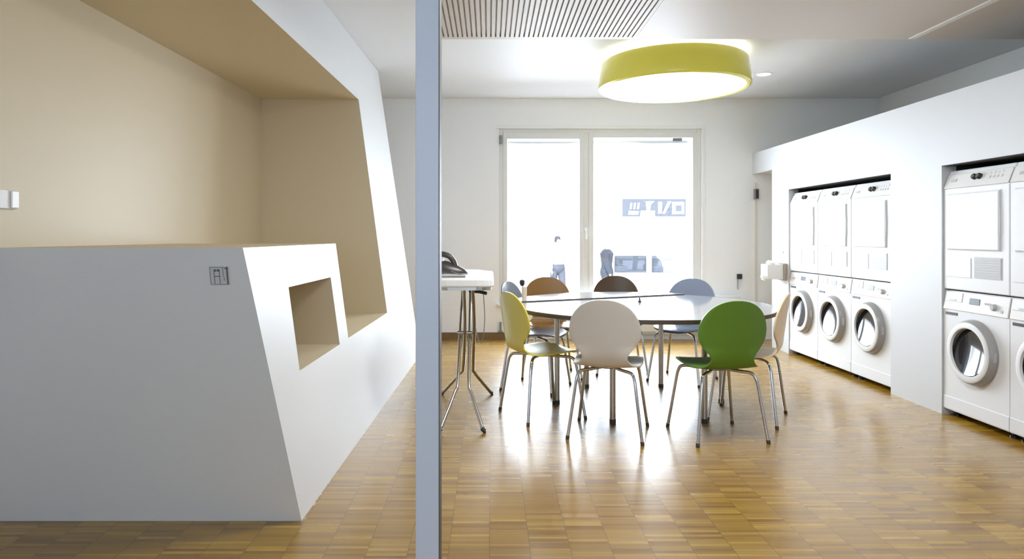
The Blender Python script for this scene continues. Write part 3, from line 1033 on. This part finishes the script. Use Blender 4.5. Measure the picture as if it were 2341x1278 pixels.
def person(label, loc, rz, top, legs, hair, stride=.12, lift=0.0):
    t = thing('person', label, 'person', loc, rz)
    J = {'pel': (0, 0, .92), 'chest': (0, .01, 1.22), 'neck': (0, .0, 1.45), 'head0': (0, -.01, 1.53), 'head1': (0, -.02, 1.68)}
    chains = []
    verts, edges, rad = [], [], []

    def V(p, r):
        verts.append(p)
        rad.append(r)
        return len(verts) - 1
    pel = V((0, 0, .93), (.15, .11))
    waist = V((0, 0, 1.08), (.135, .10))
    chest = V((0, 0, 1.30), (.165, .12))
    nb = V((0, 0, 1.44), (.07, .065))
    nk = V((0, -.01, 1.51), (.052, .055))
    h0 = V((0, -.025, 1.575), (.068, .08))
    h1 = V((0, -.025, 1.66), (.075, .09))
    h2 = V((0, -.015, 1.735), (.045, .055))
    edges += [(pel, waist), (waist, chest), (chest, nb), (nb, nk), (nk, h0), (h0, h1), (h1, h2)]
    for s in (-1, 1):
        sh_ = V((s * .165, 0, 1.395), (.058, .058))
        el = V((s * .215, s * .04, 1.12), (.043, .043))
        wr = V((s * .215, -.06 + s * .06, .88), (.028, .03))
        hd = V((s * .215, -.085 + s * .06, .80), (.025, .034))
        edges += [(chest, sh_), (sh_, el), (el, wr), (wr, hd)]
        for q in range(4):
            f0 = V((s * .215 + (q - 1.5) * .006, -.095 + s * .06 + (q - 1.5) * .016, .765), (.009, .009))
            f1 = V((s * .212 + (q - 1.5) * .006, -.10 + s * .06 + (q - 1.5) * .017, .715 + abs(q - 1.5) * .008), (.007, .007))
            edges += [(hd, f0), (f0, f1)]
        th_ = V((s * .19, -.12 + s * .06, .80), (.01, .01))
        edges += [(hd, th_)]
        hp = V((s * .095, 0, .86), (.09, .095))
        kn = V((s * .105, -s * stride * .5 - .02, .49), (.06, .062))
        ank = V((s * .105, -s * stride + .03, .09), (.04, .045))
        toe = V((s * .115, -s * stride - .12, .035), (.04, .03))
        edges += [(pel, hp), (hp, kn), (kn, ank), (ank, toe)]
    me = bpy.data.meshes.new('body')
    me.from_pydata(verts, edges, [])
    o = bpy.data.objects.new('body', me)
    COL.objects.link(o)
    o.parent = t
    sk = o.modifiers.new('skin', 'SKIN')
    sk.use_smooth_shade = True
    for i, r in enumerate(rad):
        me.skin_vertices[0].data[i].radius = r
    me.skin_vertices[0].data[0].use_root = True
    ss = o.modifiers.new('sub', 'SUBSURF')
    ss.levels = ss.render_levels = 1
    for k in (M['skin'],):
        me.materials.append(k)
    # clothing follows the body
    j = MB()
    j.lathe([(.165, 0.0), (.16, .12), (.152, .25), (.175, .42), (.19, .50), (.12, .58), (.075, .60)], 28,
            mx=Matrix.Translation((0, 0, .86)) @ Matrix.Diagonal((1.08, .82, 1, 1)))
    j.build('jacket', top, t, smooth=True)
    MB().lathe([(.06, .76), (.13, .80), (.172, .86), (.178, .94), (.165, 1.02)], 28, mx=Matrix.Diagonal((1.08, .86, 1, 1))).build('trouser_seat', legs, t, smooth=True)
    for s in (-1, 1):
        MB().tube([(s * .13, 0, 1.42), (s * .175, 0, 1.39), (s * .216, s * .04, 1.12), (s * .216, -.055 + s * .06, .90)], [.06, .07, .058, .042], 16).build('sleeve', top, t, smooth=True)
        MB().tube([(s * .075, 0, .98), (s * .095, 0, .84), (s * .105, -s * stride * .5 - .02, .49), (s * .105, -s * stride + .03, .08)], [.1, .108, .078, .06], 16).build('trouser_leg', legs, t, smooth=True)
    h = MB()
    h.lathe([(.092, 1.60), (.095, 1.66), (.088, 1.715), (.06, 1.755), (.0001, 1.77)], 24, mx=Matrix.Translation((0, .008, 0)) @ Matrix.Diagonal((.88, 1.06, 1, 1)))
    h.build('hair', hair, t, smooth=True)
    f = MB()
    f.add([(-.012, -.112, 1.60), (.012, -.112, 1.60), (0, -.105, 1.645), (0, -.135, 1.605)], [(0, 1, 3), (1, 2, 3), (2, 0, 3), (0, 2, 1)])
    f.build('nose', 'skin', t)
    for s in (-1, 1):
        MB().lathe([(.0001, .008), (.008, .004), (.009, 0), (.0001, -.004)], 10, mx=Matrix.Translation((s * .03, -.108, 1.645)) @ RXM).build('eye', 'hair', t, smooth=True)
    return t


person('person in a pale jacket and grey blue trousers walking outside the window', (1.80, 17.9, GZ), .25, 'jacket', 'jeans', 'hair', .16)
person('person in a dark coat standing beside the parked white car', (2.715, 15.7, GZ), 1.2, 'navy', 'navy', 'fairhair', .05)

# ------------------------------------------------------------------ light
def sun(name, rot, e, angle):
    d = bpy.data.lights.new(name, 'SUN')
    d.energy = e
    d.angle = math.radians(angle)
    o = bpy.data.objects.new(name, d)
    COL.objects.link(o)
    o.rotation_euler = rot
    return o


def area(name, loc, rot, sx, sy, e, col=(1, 1, 1)):
    d = bpy.data.lights.new(name, 'AREA')
    d.shape = 'RECTANGLE'
    d.size, d.size_y = sx, sy
    d.energy = e
    d.color = col
    o = bpy.data.objects.new(name, d)
    COL.objects.link(o)
    o.location = loc
    o.rotation_euler = rot
    return o


# sun from over our roof onto the street and the white facade
sd = Vector((.12, .72, -.68)).normalized()
sun('sun', sd.to_track_quat('-Z', 'Y').to_euler(), 11.0, 2.0)
# daylight entering by the window
area('window_daylight', (1.31, YB + 1.0, 1.80), (-PI / 2 + math.radians(52), 0, 0), 2.6, 1.7, 165, (.84, .92, 1.0))
area('street_daylight', (1.31, YB + .40, 1.0), (-PI / 2 + math.radians(35), 0, 0), 2.3, 1.05, 90, (.84, .92, 1.0))

area('rear_fill', (0, YR - .17, 1.65), (PI / 2, 0, 0), 3.1, 1.4, 42, (.50, .74, 1.0))  # cool fill light added behind the camera, at the added window

# added round fill lights under the lowered ceiling, unseen and without fixtures
for xx, yy, sz, en in ((.9, 3.4, .8, 42), (2.3, .8, .6, 8)):
    d_ = bpy.data.lights.new('ceiling_fill', 'AREA')
    d_.shape = 'DISK'
    d_.size = sz
    d_.energy = en
    d_.color = (.90, .95, 1.0)
    o_ = bpy.data.objects.new('ceiling_fill', d_)
    COL.objects.link(o_)
    o_.location = (xx, yy, ZD - .004)

wd = bpy.data.worlds.new('sky')
scene.world = wd
wd.use_nodes = True
nt = wd.node_tree
bg = nt.nodes['Background']
bg.inputs['Color'].default_value = (.93, .96, 1.0, 1)
bg.inputs['Strength'].default_value = 2.6

# ------------------------------------------------------------------ camera
cd = bpy.data.cameras.new('camera')
cam = bpy.data.objects.new('camera', cd)
COL.objects.link(cam)
cam.location = (0, 0, CAMZ)
cam.rotation_euler = (PI / 2, 0, 0)
cd.sensor_fit = 'HORIZONTAL'
cd.sensor_width = 36.0
cd.lens = FPX / 2341 * 36.0
cd.shift_x = (2341 / 2 - CX) / 2341
cd.shift_y = -(1278 / 2 - CY) / 2341
cd.clip_start = 0.05
cd.clip_end = 200
scene.camera = cam

vs_ = scene.view_settings
vs_.view_transform = 'Standard'
vs_.look = 'None'
vs_.exposure = 0.38
vs_.gamma = 1.0
vs_.use_curve_mapping = False
scene.cycles.max_bounces = 10
scene.cycles.diffuse_bounces = 6
scene.cycles.glossy_bounces = 5
scene.cycles.transparent_max_bounces = 12
scene.cycles.caustics_reflective = False
scene.cycles.sample_clamp_indirect = 6.0
